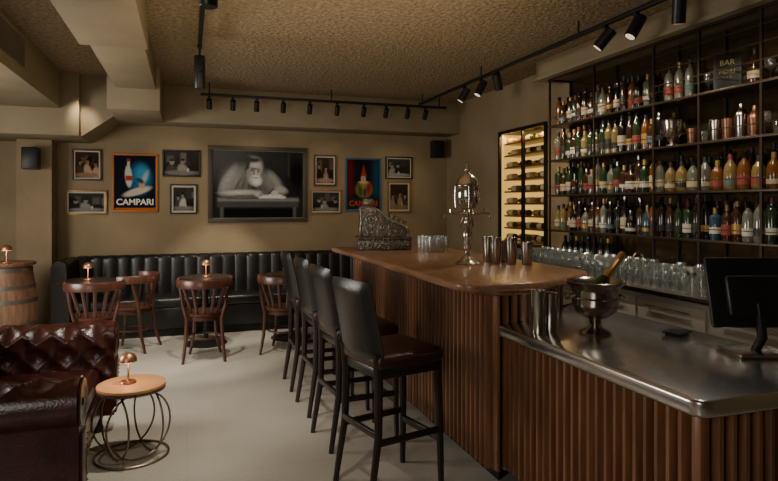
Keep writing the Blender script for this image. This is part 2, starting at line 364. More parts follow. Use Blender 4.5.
# ---------------------------------------------------------------- bar
def slats(b,p0,p1,z0,z1,pitch,m):
    p0=Vector(p0);p1=Vector(p1);d=(p1-p0);L=d.length;d.normalize();n=Vector((d.y,-d.x))
    k=int(round(L/pitch));w=L/k
    for i in range(k):
        c=p0+d*(w*(i+.5)); hw=w*.31
        pts=[c-d*hw,c-d*hw*.9+n*.030,c-d*hw*.45+n*.044,c+d*hw*.45+n*.044,c+d*hw*.9+n*.030,c+d*hw]
        b.prism([tuple(q) for q in pts],z0,z1,m)
b=MB()
TOPZ=1.13
core=[(1.60,5.75),(1.60,2.95),(1.75,2.95),(2.25,3.30),(2.25,5.75)]
b.prism(core,.10,TOPZ-.045,SLATB)
b.prism([(1.66,5.70),(1.66,3.0),(2.2,3.35),(2.2,5.70)],0,.10,BLACKM)
slats(b,(1.60,5.75),(1.60,2.94),.10,TOPZ-.075,.058,SLAT)
slats(b,(1.58,2.945),(1.74,2.945),.10,TOPZ-.075,.053,SLAT); slats(b,(1.75,2.95),(2.25,3.30),.90,TOPZ-.075,.056,SLAT)
slats(b,(2.25,5.75),(1.60,5.75),.10,TOPZ-.075,.056,SLAT)
b.prism(rpoly([(1.50,5.82),(1.50,2.98),(1.62,2.89),(1.80,2.89),(2.30,3.24),(2.30,5.82)],.03),TOPZ-.075,TOPZ-.045,SLAT,.008)
top=rpoly([(1.37,5.9),(1.37,2.86),(1.84,2.84),(2.43,3.20),(2.43,5.9)],[.05,.13,.12,.10,.05],7)
b.prism(top,TOPZ-.045,TOPZ,WOODTOP,.014)
b.prism([(1.70,2.95),(1.70,1.64),(2.44,1.64),(2.44,3.40),(2.25,3.30),(1.75,2.95)],.10,.84,SLATB)
b.prism([(1.76,2.95),(1.76,1.70),(2.38,1.70),(2.38,3.30)],0,.10,BLACKM)
slats(b,(1.70,2.92),(1.70,1.66),.10,.84,.058,SLAT); slats(b,(1.72,1.64),(2.44,1.64),.10,.84,.058,SLAT)
b.box((1.684,1.624,.47),(.045,.045,.74),SLAT,.01)
st=rpoly([(1.60,2.935),(1.60,1.54),(2.50,1.54),(2.50,3.44),(2.27,3.29),(1.77,2.935)],[.01,.06,.03,.01,0,0],6)
b.prism(st,.84,.90,STEEL,.012)
b.obj('bar_counter')
# ---------------------------------------------------------------- bar stools
def stool():
    b=MB()
    b.box((0,0,.735),(.43,.43,.085),SEATL,.035,seg=4)
    b.box((0,0,.675),(.40,.40,.055),BLACKL,.01)
    for sx,sy in ((1,1),(1,-1)): b.tube([(sx*.19,sy*.175,.70),(sx*.20,sy*.18,.35),(sx*.205,sy*.19,0)],[.024,.021,.016],DARKW,8)
    for sy in (1,-1): b.tube([(-.20,sy*.175,.78),(-.19,sy*.175,.62),(-.195,sy*.18,.35),(-.25,sy*.19,0)],[.024,.024,.021,.016],DARKW,8)
    b.box((.20,0,.27),(.025,.37,.04),DARKW,.006); b.box((-.205,0,.36),(.022,.36,.035),DARKW,.006)
    for sy in (1,-1): b.box((0,sy*.185,.32),(.41,.022,.035),DARKW,.006)
    nu,nv=13,14; vs=[];fs=[]
    def pt(u,v,side):
        y=(u-.5)*.42*(1-.04*v); z=.72+v*.43+(.012*math.cos((u-.5)*pi) if v>.95 else 0)
        x=-.195-.085*v**1.3-.03*math.cos((u-.5)*pi)+.02
        e=max(0,1-((2*abs(u-.5))**8)); e*=max(0,1-((2*abs(v-.5))**10))
        return (x+side*(.028*e**.5+.002),y,z)
    for side in (1,-1):
        k=len(vs)
        for j in range(nv):
            for i in range(nu): vs.append(pt(i/(nu-1),j/(nv-1),side))
        for j in range(nv-1):
            for i in range(nu-1): fs.append([k+j*nu+i,k+j*nu+i+1,k+(j+1)*nu+i+1,k+(j+1)*nu+i])
    N=nu*nv
    edge=[(j*nu) for j in range(nv)]+[(nv-1)*nu+i for i in range(1,nu)]+[j*nu+nu-1 for j in range(nv-2,-1,-1)]+[i for i in range(nu-2,0,-1)]
    for a in range(len(edge)):
        c=edge[(a+1)%len(edge)]; fs.append([edge[a],c,c+N,edge[a]+N])
    b.add(vs,fs,BLACKL)
    return b.data('bar_stool')
me=stool()
for (x,y,r) in [(1.08,3.17,14),(1.08,3.88,6),(1.08,4.53,3),(1.07,5.17,0)]: place(me,'bar_stool',(x,y,0),r)
# ---------------------------------------------------------------- bentwood chairs (face +Y local)
def chair():
    b=MB()
    b.lathe([(.001,.44),(.19,.44),(.205,.45),(.205,.465),(.19,.475),(.10,.468),(.001,.466)],MAHOG,seg=28)
    b.lathe([(.17,.40),(.185,.40),(.185,.44),(.17,.44)],MAHOG,seg=28)
    for a,rr in ((50,.24),(130,.24)):
        a=math.radians(a); b.tube([(.155*math.cos(a),.155*math.sin(a),.45),(.175*math.cos(a),.175*math.sin(a),.2),(rr*math.cos(a),rr*math.sin(a),0)],[.02,.018,.014],MAHOG,8)
    for sx in (-1,1):
        b.tube([(sx*.235,-.10,.76),(sx*.20,-.14,.55),(sx*.165,-.15,.42),(sx*.175,-.17,.2),(sx*.20,-.23,0)],[.016,.018,.02,.018,.014],MAHOG,8)
    b.tube([(.165*math.cos(2*pi*i/24),.165*math.sin(2*pi*i/24),.22) for i in range(24)],.009,MAHOG,6,closed=True)
    pr=[(-.011,.735),(-.011,.80),(-.004,.812),(.006,.812),(.011,.80),(.011,.735),(.004,.728),(-.004,.728),(-.011,.735)]
    path=[(.265*math.cos(math.radians(a)),-.02+.265*math.sin(math.radians(a))*.92) for a in range(375,164,-7)]
    b.sweep(path,pr,MAHOG)
    for a in (222,246,270,294,318):
        t=math.radians(a); b.tube([(.165*math.cos(t),-.0+.175*math.sin(t),.46),(.20*math.cos(t),-.005+.205*math.sin(t),.58),(.258*math.cos(t),-.02+.24*math.sin(t),.74)],[.017]*3,MAHOG,8,flat=.45)
    return b.data('bentwood_chair')
me=chair()
for (x,y,r) in [(.17,6.38,-3),(-.86,6.50,8),(-.56,7.0,70),(.98,6.45,-20)]: place(me,'bentwood_chair',(x,y,0),r)
def ctable():
    b=MB()
    b.lathe([(.001,.715),(.29,.715),(.30,.725),(.30,.74),(.29,.75),(.001,.75)],DARKW,seg=32)
    b.lathe([(.23,0),(.23,.012),(.06,.035),(.03,.06),(.025,.3),(.025,.66),(.06,.70),(.10,.715)],BLACKM,seg=20)
    return b.data('cafe_table')
me=ctable(); TB=[(.20,7.02),(-1.0,7.08),(1.15,7.02)]
for x,y in TB: place(me,'cafe_table',(x,y,0))
def lamp():
    b=MB()
    b.lathe([(.001,0),(.045,0),(.048,.006),(.044,.014),(.010,.018),(.006,.024),(.006,.135),(.001,.135)],COPPER,seg=20)
    b.lathe([(.048,.132),(.052,.135),(.050,.155),(.038,.175),(.018,.187),(.001,.190)],COPPER,seg=20)
    b.lathe([(.001,.134),(.046,.134),(.046,.131),(.001,.131)],LAMPG,seg=20)
    return b.data('table_lamp')
LM=lamp()
for x,y in TB: place(LM,'table_lamp',(x,y,.75))
# side table w/ rings
b=MB(); b.lathe([(.001,.425),(.19,.425),(.20,.43),(.20,.445),(.19,.45),(.001,.45)],TABLEO,seg=40)
b.lathe([(.185,.41),(.198,.41),(.198,.425),(.185,.425)],BRONZE,seg=40)
RING=mat('ring_metal',(.26,.20,.15),.35,.9)
b.tube([(.215*math.cos(2*pi*i/40),.215*math.sin(2*pi*i/40),.008) for i in range(40)],.008,RING,6,closed=True)
for k in range(4):
    a=k*pi/2+.5; cx,cy=.105*math.cos(a),.105*math.sin(a); tx,ty=-math.sin(a),math.cos(a)
    b.tube([(cx+tx*.197*math.cos(2*pi*i/36),cy+ty*.197*math.cos(2*pi*i/36),.213+.203*math.sin(2*pi*i/36)) for i in range(36)],.006,RING,6,closed=True)
b.obj('side_table',(-.325,4.03,0)); place(LM,'table_lamp',(-.345,4.03,.45))
# ---------------------------------------------------------------- banquette
b=MB()
path=respath([(-1.32,7.42),(-1.32,7.88)]+arc(-1.12,7.88,.20,180,90,14)[1:]+[(2.3,8.08)],.015)
prof=[(-.10,.06),(-.10,.86),(-.085,.90),(-.05,.925),(0,.93),(.03,.92),(.055,.90)]+[(.06+.03*t/14,.88-(.88-.36)*t/14) for t in range(15)]+[(.09,.06)]
def chan(s,v,j,L):
    if j<4 or j>21: return 0
    q=abs(math.sin(pi*s/.155))**.5; return -.024*(q-.4)*min(1,(j-3)/3)
b.sweep(path,prof,BLACKL,chan)
b.prism(rpoly([(-1.24,7.50),(2.3,7.50),(2.3,8.02),(-1.08,8.02),(-1.24,7.86)],.01),.10,.34,BLACKL,.01)
b.prism([(-1.22,7.56),(2.28,7.56),(2.28,8.0),(-1.2,8.0)],0,.10,BLACKM)
xs=np.linspace(-1.235,2.3,6)
for i in range(5): b.box(((xs[i]+xs[i+1])/2,7.755,.40),(xs[i+1]-xs[i]-.006,.545,.12),BLACKL,.04,seg=4)
b.obj('leather_banquette')
# ---------------------------------------------------------------- chesterfield sofa
b=MB(); XF=-.47; YA,YC=3.12,4.57; XK=-1.32
path=respath([(XF,YA),(XK+.16,YA)]+arc(XK+.16,YA+.16,.16,270,180,10)[1:]+[(XK,YC-.16)]+arc(XK+.16,YC-.16,.16,180,90,10)[1:]+[(XF,YC)],.0165)
pr=[(.10,.12),(.10,.28)]+[(.10,.28+.28*i/15) for i in range(1,16)]+[(.12*math.cos(math.radians(a)),.63+.12*math.sin(math.radians(a))) for a in range(-28,216,8)]+[(-.07,.545),(-.06,.53),(-.06,.12)]
nI=17
def tuft(s,v,j,L):
    if j<2 or j>nI+22: return 0
    w,h=.17,.17
    a=s/w+v/h; c=s/w-v/h
    q=(abs(math.sin(pi*a/1))*abs(math.sin(pi*c/1)))**.35
    fade=min(1,(nI+22-j)/4)*min(1,(j-1)/2)*min(1,s/.06,(L-s)/.06)
    return -.034*(q-.35)*fade
b.sweep(path,pr,OXBL,tuft)
for y in (YA,YC):
    q=Matrix.Rotation(pi/2,4,'Y')
    b.lathe([(.001,0),(.105,0),(.112,.006),(.108,.014),(.09,.016),(.075,.010),(.02,.010),(.016,.016),(.001,.018)],OXBL,(XF-.002,y,.63),24,q)
    b.box((XF+.004,y+ (.02 if y==YA else -.02),.31),(.02,.13,.36),OXBL,.008)
    for i in range(12): b.ball((XF+.016,y+(.02 if y==YA else -.02)+.055,.15+i*.028),.005,BRASS,6)
b.b2((-1.26,3.2,.12),(-.55,4.49,.30),OXBL,.02)
for y in (3.525,4.165): b.box((-.90,y,.375),(.69,.636,.16),OXBL,.055,seg=4)
for x in (-.58,-1.25):
    for y in (3.17,4.52): b.lathe([(.03,0),(.04,.03),(.028,.06),(.04,.125)],DARKW,(x,y,0),12)
b.obj('chesterfield_sofa')
# ---------------------------------------------------------------- barrel
b=MB(); prof=[(.001,0),(.235,0),(.262,.15),(.285,.32),(.292,.46),(.285,.60),(.262,.77),(.235,.93),(.222,.93),(.222,.90),(.001,.90)]
b.lathe(prof,OAK,seg=36)
for z,r in ((.03,.243),(.20,.272),(.34,.289),(.58,.289),(.72,.272),(.89,.245)): b.lathe([(r-.006,z-.02),(r+.002,z-.02),(r+.002,z+.02),(r-.006,z+.02)],HOOP,seg=36)
b.lathe([(.001,.93),(.27,.93),(.28,.945),(.27,.96),(.001,.96)],OAK,seg=36)
b.obj('oak_barrel',(-1.77,7.1,0)); place(LM,'table_lamp',(-1.73,6.98,.96))
# ---------------------------------------------------------------- speakers
def speaker(loc,rz):
    b=MB(); b.box((0,-.14,0),(.17,.15,.25),BLACKP,.015); b.box((0,-.217,0),(.14,.006,.22),BLACKM,.002); b.cyl((0,0,0),(0,-.07,0),.02,BLACKM); b.box((0,-.008,0),(.06,.014,.09),BLACKM)
    b.obj('loudspeaker',loc,rz)
speaker((-1.68,7.895,2.08),0); speaker((3.45,8.195,2.36),0)
# ---------------------------------------------------------------- tracks and spotlights
def track(name,a,c):
    b=MB(); lo=[min(a[i],c[i]) for i in range(3)];hi=[max(a[i],c[i]) for i in range(3)]
    al=0 if hi[0]-lo[0]>hi[1]-lo[1] else 1
    o=1-al
    lo2=lo[:];hi2=hi[:];lo2[o]-=.018;hi2[o]+=.018;lo2[2]-=.03
    b.b2(lo2,hi2,BLACKM,.003)
    n=max(2,int((hi[al]-lo[al])/1.5)+1)
    for i in range(n):
        p=[lo[0],lo[1],lo[2]];p[al]=lo[al]+.1+(hi[al]-lo[al]-.2)*i/(n-1); b.cyl((p[0],p[1],lo[2]-.005),(p[0],p[1],H),.008,BLACKM,8)
    b.obj(name)
track('lighting_track',(2.92,.6,2.90),(2.92,7.4,2.90)); track('lighting_track',(.10,.6,2.92),(.10,5.4,2.92)); track('lighting_track',(.15,7.4,2.87),(3.3,7.4,2.87))
def head(p,aim,r=.038,L=.13):
    b=MB(); d=(Vector(aim)-Vector(p)).normalized(); p=Vector(p)
    j=Vector((0,0,-.09)); b.box((0,0,-.012),(.035,.035,.024),BLACKM,.003); b.cyl((0,0,-.02),j,.007,BLACKM,8)
    b.cyl(j-d*L*.45,j+d*L*.55,r,BLACKP,18); b.cyl(j+d*L*.55,j+d*(L*.55+.002),r*.8,SPOTG,14); b.ball(j,.016,BLACKM)
    b.obj('track_spotlight',p)
for y,ax in ((2.98,(3.4,3.6,1)),(3.36,(2.0,3.6,1.2)),(3.68,(2.0,4.5,1.4)),(5.30,(3.6,5.9,1.3)),(5.65,(2.0,5.8,1.1)),(6.05,(2.0,6.5,1.2))): head((2.92,y,2.87),ax,.042,.16)
for x in (.25,.52,.80,1.12,1.45,1.80,2.15,2.45,2.75,3.0): head((x,7.4,2.84),(x+.05,8.2,1.7 if x<2 else 1.9),.032,.12)
b=MB(); b.box((0,0,-.012),(.04,.05,.024),BLACKM,.003); b.cyl((0,0,-.02),(0,0,-.10),.01,BLACKM,8); b.lathe([(.001,-.36),(.042,-.36),(.045,-.355),(.045,-.225),(.04,-.22),(.04,-.215),(.045,-.21),(.045,-.09),(.042,-.085),(.001,-.085)],BLACKP,seg=20); b.obj('track_spotlight',(.10,5.3,2.89)); b2=b.data('track_spotlight'); place(b2,'track_spotlight',(.10,3.1,2.89))
# ---------------------------------------------------------------- wine cabinet
b=MB(); X0=RX+.002
for a,c in [((X0-.03,5.56,1.05),(X0+.42,5.60,2.45)),((X0-.03,6.56,1.05),(X0+.42,6.60,2.45)),((X0-.03,5.60,1.05),(X0+.42,6.56,1.09)),((X0-.03,5.60,2.41),(X0+.42,6.56,2.45))]: b.b2(a,c,BLACKM,.003)
b.b2((X0+.30,5.60,1.09),(X0+.42,6.56,2.41),GLOW); b.b2((X0+.0,6.54,1.09),(X0+.30,6.56,2.41),GLOW)
BRS=mat('cabinet_wood_glow',(.34,.20,.06),.5,emit=.08,emc=(1,.6,.2))  # faint emission in the wood stands in for cabinet light on it
WB=[mat('wine_green',(.03,.05,.012),.25),mat('wine_dark',(.025,.016,.008),.25),mat('wine_straw',(.30,.20,.06),.3),mat('wine_olive',(.10,.09,.02),.25)]
CAP=[mat('capsule_black',(.02,.02,.02),.4),mat('capsule_gold',(.4,.25,.07),.4),mat('capsule_red',(.2,.03,.02),.4)]
WL=mat('wine_label',(.5,.42,.28),.6)
b.b2((X0-.01,6.065,1.09),(X0+.03,6.09,2.41),BLACKM)
for i in range(9):
    z=1.13+i*.145; b.b2((X0+.02,5.60,z-.008),(X0+.28,6.54,z),BRS); b.b2((X0+.015,5.60,z-.012),(X0+.025,6.54,z+.008),BRASS)
    for k in range(3):
        for x in (X0+.08,X0+.19):
            fl=random.random()<.5; y=5.625+k*.31; q=Matrix.Rotation(-pi/2 if not fl else pi/2,4,'X'); m=random.choice(WB)
            yy=y if not fl else y+.288
            b.lathe([(.001,0),(.034,.003),(.037,.02),(.037,.175),(.014,.23),(.014,.245)],m,(x,yy,z+.038),12,q)
            b.lathe([(.0375,.06),(.0378,.15)],WL,(x,yy,z+.038),12,q); b.lathe([(.015,.24),(.015,.285),(.001,.286)],random.choice(CAP),(x,yy,z+.038),10,q)
b.obj('wine_cabinet')
l=bpy.data.lights.new('cabinet_light','AREA'); l.shape='RECTANGLE'; l.size=.03; l.size_y=.9; l.energy=5; l.color=(1,.65,.25)
o=bpy.data.objects.new('cabinet_light',l); o.location=(X0+.005,6.08,2.40); bpy.context.collection.objects.link(o)
# ---------------------------------------------------------------- back bar shelves
SX0,SX1=3.38,3.64; SY0,SY1=2.2,5.12
SHZ=[1.31,1.65,1.99,2.33]
SHELF=mat('shelf_bronze_metal',(.05,.037,.025),.35,.6)
b=MB()
b.b2((SX1,SY0,1.0),(SX1+.025,SY1,2.79),MIRR)
for y in (5.10,4.42,3.71,3.28,2.80,2.22):
    for x in (SX0+.01,SX1-.012): b.b2((x-.008,y-.008,.98 if x<3.5 else 1.0),(x+.008,y+.008,2.79),SHELF)
for z in SHZ:
    b.b2((SX0,SY0,z-.018),(SX1,SY1,z),SHELF,.003)
b.b2((SX0,SY0,2.77),(SX0+.02,SY1,2.79),SHELF); b.b2((SX0,SY1-.02,2.77),(SX1,SY1,2.79),SHELF)
for z in (2.45,2.56,2.67):
    b.b2((SX0,SY0,z),(SX0+.008,3.70,z+.008),SHELF)
for z in SHZ: b.b2((SX0,SY0,z+.07),(SX0+.006,SY1,z+.075),SHELF)
b.obj('back_bar_shelving')
GC=[mat('glass_green',(.012,.03,.012),.12,coat=.5),mat('glass_brown',(.03,.012,.005),.12,coat=.5),mat('glass_amber',(.12,.045,.010),.12,coat=.5),mat('glass_pale',(.15,.155,.13),.1,.3,coat=.5),mat('glass_blue',(.02,.05,.08),.12,coat=.5),mat('glass_black',(.006,.006,.006),.12,coat=.5),mat('glass_red',(.10,.014,.009),.12,coat=.5),mat('glass_straw',(.16,.12,.045),.12,coat=.5)]
GW=[0,0,0,0,1,1,1,1,2,2,3,3,3,4,5,5,5,5,5,7]
LB=[mat('label_cream',(.36,.31,.21),.6),mat('label_white',(.44,.42,.37),.6),mat('label_black',(.015,.015,.015),.5),mat('label_gold',(.30,.19,.06),.4,.4),mat('label_red',(.18,.03,.02),.6),mat('label_teal',(.06,.11,.11),.6)]
def bottle(b,x,y,z,kind=None,hs=1,g=None):
    k=random.choice('awsqwaaw') if kind is None else kind
    g=g or GC[random.choice(GW)]; l=random.choice(LB+LB[:3]); cp=random.choice([LB[2],LB[3],LB[4],LB[2],GC[5],GC[5]])
    ls=random.uniform(.4,.95)
    if k=='a': P=[(.036,0),(.038,.01),(.038,.17),(.030,.20),(.014,.225),(.013,.27)];lr,l0,l1=.0388,.04,.13
    elif k=='w': P=[(.034,0),(.036,.01),(.036,.18),(.026,.215),(.014,.245),(.013,.275)];lr,l0,l1=.0368,.05,.14
    elif k=='s': P=[(.040,0),(.044,.012),(.044,.12),(.036,.155),(.015,.185),(.013,.22)];lr,l0,l1=.0448,.03,.10
    else: P=[(.034,0),(.035,.01),(.040,.185),(.034,.20),(.013,.215),(.013,.255)];lr,l0,l1=.0395,.05,.12
    l1=l0+(l1-l0)*ls
    P=[(r,h*hs) for r,h in P]; T=P[-1][1]
    b.lathe([(.001,0)]+P,g,(x,y,z),10)
    b.lathe([(lr-.003,l0*hs),(lr+.0005,l0*hs+.001),(lr+.0008,l1*hs-.001),(lr-.003,l1*hs)],l,(x,y,z),10); b.lathe([(.0145,T-.035),(.0155,T-.03),(.0155,T+.006),(.001,T+.008)],cp,(x,y,z),8)
for si,z in enumerate(SHZ):
    b=MB()
    for row,x in ((0,3.455),(1,3.565)):
        y=5.04
        while y>2.27:
            right=y<3.68
            if right and si>=2:
                y-=.09; continue
            if right and si==1 and row==0:
                bottle(b,x+.01,y,z,'s',random.uniform(.9,1.1),random.choice([GC[2],GC[3],GC[7],GC[3]])); y-=.105; continue
            bottle(b,x+random.uniform(-.012,.012),y,z,hs=random.uniform(.82,1.13)); y-=random.uniform(.078,.09)
    b.obj('liquor_bottles')
def glassware(b,x,y,z,k,m=GLASS):
    if k=='t': b.shell([(.030,0),(.034,.005),(.037,.10)],m,(x,y,z),12)
    elif k=='h': b.shell([(.026,0),(.028,.005),(.031,.14)],m,(x,y,z),12)
    elif k=='w':
        b.lathe([(.001,0),(.033,0),(.033,.002),(.004,.006),(.004,.075),(.012,.085),(.030,.105),(.036,.13),(.031,.17),(.029,.17),(.034,.13),(.028,.107),(.001,.088)],m,(x,y,z),12)
    elif k=='m':
        b.lathe([(.001,0),(.033,0),(.033,.002),(.004,.006),(.004,.09),(.05,.145),(.048,.145),(.001,.094)],m,(x,y,z),14)
b=MB()
for y in np.arange(3.62,2.3,-.10):
    if abs(y-3.55)>.08: glassware(b,3.565,float(y),SHZ[2],random.choice('mwth'))
for y in np.arange(3.60,2.3,-.12): glassware(b,3.56,float(y),SHZ[3],random.choice('mwm'))
b.obj('shelf_glassware')
b=MB(); b.lathe([(.001,0),(.045,0),(.045,.01),(.02,.025),(.03,.045),(.065,.09),(.07,.14),(.078,.19),(.084,.195),(.08,.2),(.07,.19),(.001,.06)],CHROME,seg=22); b.obj('silver_trophy_cup',(3.46,3.60,SHZ[2]))
def shaker(b,x,y,z,h=.19,lid=False,m=TIN):
    b.shell([(.033,0),(.035,.006),(.043,h)],m,(x,y,z),18,th=.0025)
    if lid: b.lathe([(.043,h),(.044,h+.01),(.028,h+.045),(.016,h+.055),(.016,h+.085),(.012,h+.09),(.001,h+.092)],m,(x,y,z),18)
DC=mat('aged_copper',(.24,.12,.07),.35,.9)
b=MB()
for y in (3.40,3.20,3.10,3.00,2.90,2.68,2.57,2.46,2.35): shaker(b,3.455,y,SHZ[2],random.choice([.11,.16,.14]),random.random()<.4,random.choice([TIN,TIN,BRONZE,DC]))
b.obj('cocktail_shakers')
b=MB(); b.box((0,0,.115),(.012,.17,.23),FK,.004); b.box((-.008,0,.115),(.003,.14,.20),BLACKM,.001); o=b.obj('chalkboard_sign',(3.425,3.08,SHZ[3]),28)
ch=mat('chalk_yellow',(.5,.42,.16),.8)
for t,z,s in (('BAR',.155,.05),('MENU',.10,.035),('* * *',.06,.03)):
    cu=bpy.data.curves.new('lettering','FONT');cu.body=t;cu.size=s;cu.align_x='CENTER';cu.extrude=.0005;cu.materials.append(ch)
    q=bpy.data.objects.new('lettering',cu);bpy.context.collection.objects.link(q);q.parent=o;q.location=(-.0105,0,z);q.rotation_euler=(pi/2,0,-pi/2)
b=MB()
for y in (3.62,3.52,3.42): bottle(b,3.455,y,SHZ[3],'a',1,GC[3])
for y in (2.9,2.66,2.56,2.45,2.33): bottle(b,3.455,y,SHZ[3],'s',1.0,random.choice([GC[2],GC[3],GC[1]]))
b.obj('liquor_bottles')
# ---------------------------------------------------------------- back counter
b=MB(); CZ=.98
b.b2((3.04,1.6,.1),(RX-.002,5.3,CZ-.04),PALE); b.b2((3.10,1.65,0),(RX-.01,5.25,.1),BLACKM); b.b2((2.98,1.55,CZ-.04),(RX-.002,5.34,CZ),STEEL,.006)
for i in range(6):
    y=1.66+i*.61; b.b2((3.022,y,.14),(3.04,y+.58,.90),PALE if i<5 else STEEL,.004); b.cyl((3.0,y+.1,.86),(3.0,y+.48,.86),.007,CHROME,8)
    for yy in (y+.12,y+.46): b.cyl((3.0,yy,.86),(3.025,yy,.86),.005,CHROME,6)
b.obj('back_bar_counter')
b=MB()
for x in (3.04,3.12,3.20,3.28):
    for y in np.arange(5.2,3.0,-.085):
        glassware(b,x+random.uniform(-.006,.006),float(y),CZ,'t' if x<3.1 else random.choice('thh') if x<3.25 else random.choice('wwm'),GLASS)
b.obj('drinking_glasses')
b=MB()
for y in (2.82,2.72,2.62,2.5,2.38,2.27,2.16): 
    for x in (3.12,3.26): shaker(b,x,y,CZ,.17,False)
b.obj('mixing_tins')
b=MB(); b.lathe([(.03,0),(.03,.01),(.016,.02),(.014,.06)],BRASS,seg=14); b.tube([(0,0,.05),(0,0,.14)]+[(-.05+.05*math.cos(t),0,.14+.05*math.sin(t)) for t in np.linspace(0,pi,10)]+[(-.10,0,.12)],.008,BRASS,10); b.obj('faucet',(3.46,3.9,CZ))
b=MB(); b.lathe([(.001,0),(.05,0),(.05,.006),(.03,.02),(.08,.05),(.105,.09),(.11,.12),(.105,.12),(.09,.07),(.001,.03)],BLACKM,seg=24); b.obj('serving_bowl',(3.44,3.5,CZ))
b=MB()
for y in np.arange(5.0,4.3,-.09): bottle(b,3.50,float(y),CZ,'a',1.0,random.choice([GC[5],GC[0],GC[1]]))
b.obj('liquor_bottles')
# ---------------------------------------------------------------- items on the bar
b=MB()
b.lathe([(.001,0),(.085,0),(.088,.008),(.075,.016),(.05,.028),(.035,.05),(.022,.065),(.018,.09)],CHROME,seg=28)
b.lathe([(.018,.09),(.030,.12),(.026,.15),(.034,.19),(.036,.22),(.022,.25),(.018,.27),(.024,.28),(.028,.30),(.014,.335)],CHROME,seg=12)
for s in (-1,1):
    b.tube([(s*.022,0,.24),(s*.05,.01,.27),(s*.035,0,.33)],[.009,.008,.007],CHROME,8)
b.ball((0,0,.295),.022,CHROME,12,1.2)
b.lathe([(.014,.33),(.03,.345),(.075,.352),(.08,.36),(.075,.368),(.04,.375),(.03,.385)],CHROME,seg=28)
b.lathe([(.03,.385),(.06,.40),(.080,.44),(.084,.48),(.082,.53),(.078,.555)],glassmat('fountain_glass',(.62,.58,.50),.3),seg=28)
b.lathe([(.079,.55),(.088,.555),(.088,.565),(.080,.575),(.070,.60),(.045,.63),(.022,.645),(.012,.655),(.02,.665),(.02,.675),(.008,.69),(.012,.70),(.004,.72),(.001,.735)],CHROME,seg=28)
for k in range(4):
    a=k*pi/2+.0-.32; c,s=math.cos(a),math.sin(a)
    b.tube([(c*.07,s*.07,.36),(c*.12,s*.12,.362),(c*.155,s*.155,.36),(c*.162,s*.162,.325)],[.008,.008,.008,.006],CHROME,8)
    b.cyl((c*.12,s*.12,.36),(c*.12,s*.12,.392),.004,CHROME,6); b.tube([(c*.12-s*.018,s*.12+c*.018,.392),(c*.12+s*.018,s*.12-c*.018,.392)],.004,CHROME,6)
    b.tube([(c*.082,s*.082,.40),(c*.088,s*.088,.48),(c*.084,s*.084,.555)],.003,CHROME,6)
b.obj('absinthe_fountain',(1.885,3.86,TOPZ))
b=MB()
for x,y,h in ((2.08,3.80,.19),(2.17,3.74,.19),(2.20,3.90,.16),(2.26,3.68,.16),(2.10,3.95,.19)): shaker(b,x,y,TOPZ,h,False,TIN)
b.obj('cocktail_shakers')
b=MB()
for i in range(3):
    for j in range(3): glassware(b,2.03+i*.085,4.95+j*.085,TOPZ,'h')
b.obj('highball_glasses')
# cash register (keyboard turned towards the bartender; ornate side faces guests)
b=MB()
b.box((0,0,.05),(.44,.50,.10),REG,.012); b.box((0,0,.108),(.46,.52,.018),REG,.006); b.box((0,-.253,.05),(.36,.008,.06),REG,.003); b.ball((0,-.262,.05),.014,CHROME)
side=[(-.235,.115),(.235,.115),(.235,.20),(.225,.30),(.235,.39),(.20,.42),(.12,.415),(.06,.385),(.01,.33),(-.07,.275),(-.15,.245),(-.21,.225),(-.235,.19)]
Mx=Matrix(((0,0,1,0),(1,0,0,0),(0,1,0,0),(0,0,0,1)))
b.prism(side,-.20,.20,REG,.012,M=Mx)
OR=mat('register_relief',(.36,.33,.28),.3,.95)
for s in (-1,1):
    ol=side+[side[0]]
    b.tube([(s*.202,p[0]*.93,.115+(p[1]-.115)*.93+.006) for p in ol],.006,OR,6)
    for (cy,cz,r,n) in ((.13,.29,.07,26),(.0,.215,.055,26),(.14,.17,.03,22),(-.13,.175,.04,24)):
        b.tube([(s*.203,cy+r*(1-t/30)*math.cos(t*.5),cz+r*(1-t/30)*math.sin(t*.5)) for t in range(n)],.005,OR,6)
        b.ball((s*.203,cy,cz),.010,OR,8)
    for i in range(13): b.ball((s*.222,-.22+i*.0367,.05),.008,OR,8)
IV=mat('key_ivory',(.22,.20,.16),.5)
for r in range(4):
    for k in range(8):
        y=-.20+r*.048; z=.23+r*.024; b.cyl((-.15+k*.043,y,z),(-.15+k*.043,y-.018,z+.03),.004,CHROME,6); b.cyl((-.15+k*.043,y-.018,z+.03),(-.15+k*.043,y-.021,z+.036),.010,IV,10)
b.box((0,.15,.445),(.34,.09,.07),REG,.01); b.box((0,.104,.445),(.30,.004,.045),MIRR,.001)
b.obj('antique_cash_register',(1.79,5.50,TOPZ),76)
# champagne bucket + bottle
b=MB()
P=[(.001,0),(.075,0),(.080,.008),(.066,.018),(.040,.03),(.026,.05),(.034,.062),(.026,.072),(.06,.088),(.100,.115),(.114,.155),(.114,.215),(.125,.24),(.143,.258),(.147,.266),(.141,.269),(.118,.25),(.108,.22),(.108,.16),(.095,.125),(.001,.12)]
b.lathe(P,PEWTER,seg=40)
b.lathe([(.1145,.18),(.119,.185),(.1145,.19)],PEWTER,seg=36)
for a in (-18,162):
    a=math.radians(a);c,s=math.cos(a),math.sin(a)
    b.tube([(c*.112+(-s)*.035*math.cos(t)+c*.035*math.sin(t),s*.112+c*.035*math.cos(t)+s*.035*math.sin(t),.20-.02*math.sin(t)) for t in np.linspace(0,pi,9)],.007,PEWTER,8)
b.obj('champagne_bucket',(1.955,2.54,.90))
GF=mat('gold_foil',(.60,.36,.13),.35,.9)
b=MB(); q=Matrix.Rotation(math.radians(-18.6),4,'Z')@Matrix.Rotation(math.radians(36),4,'Y')
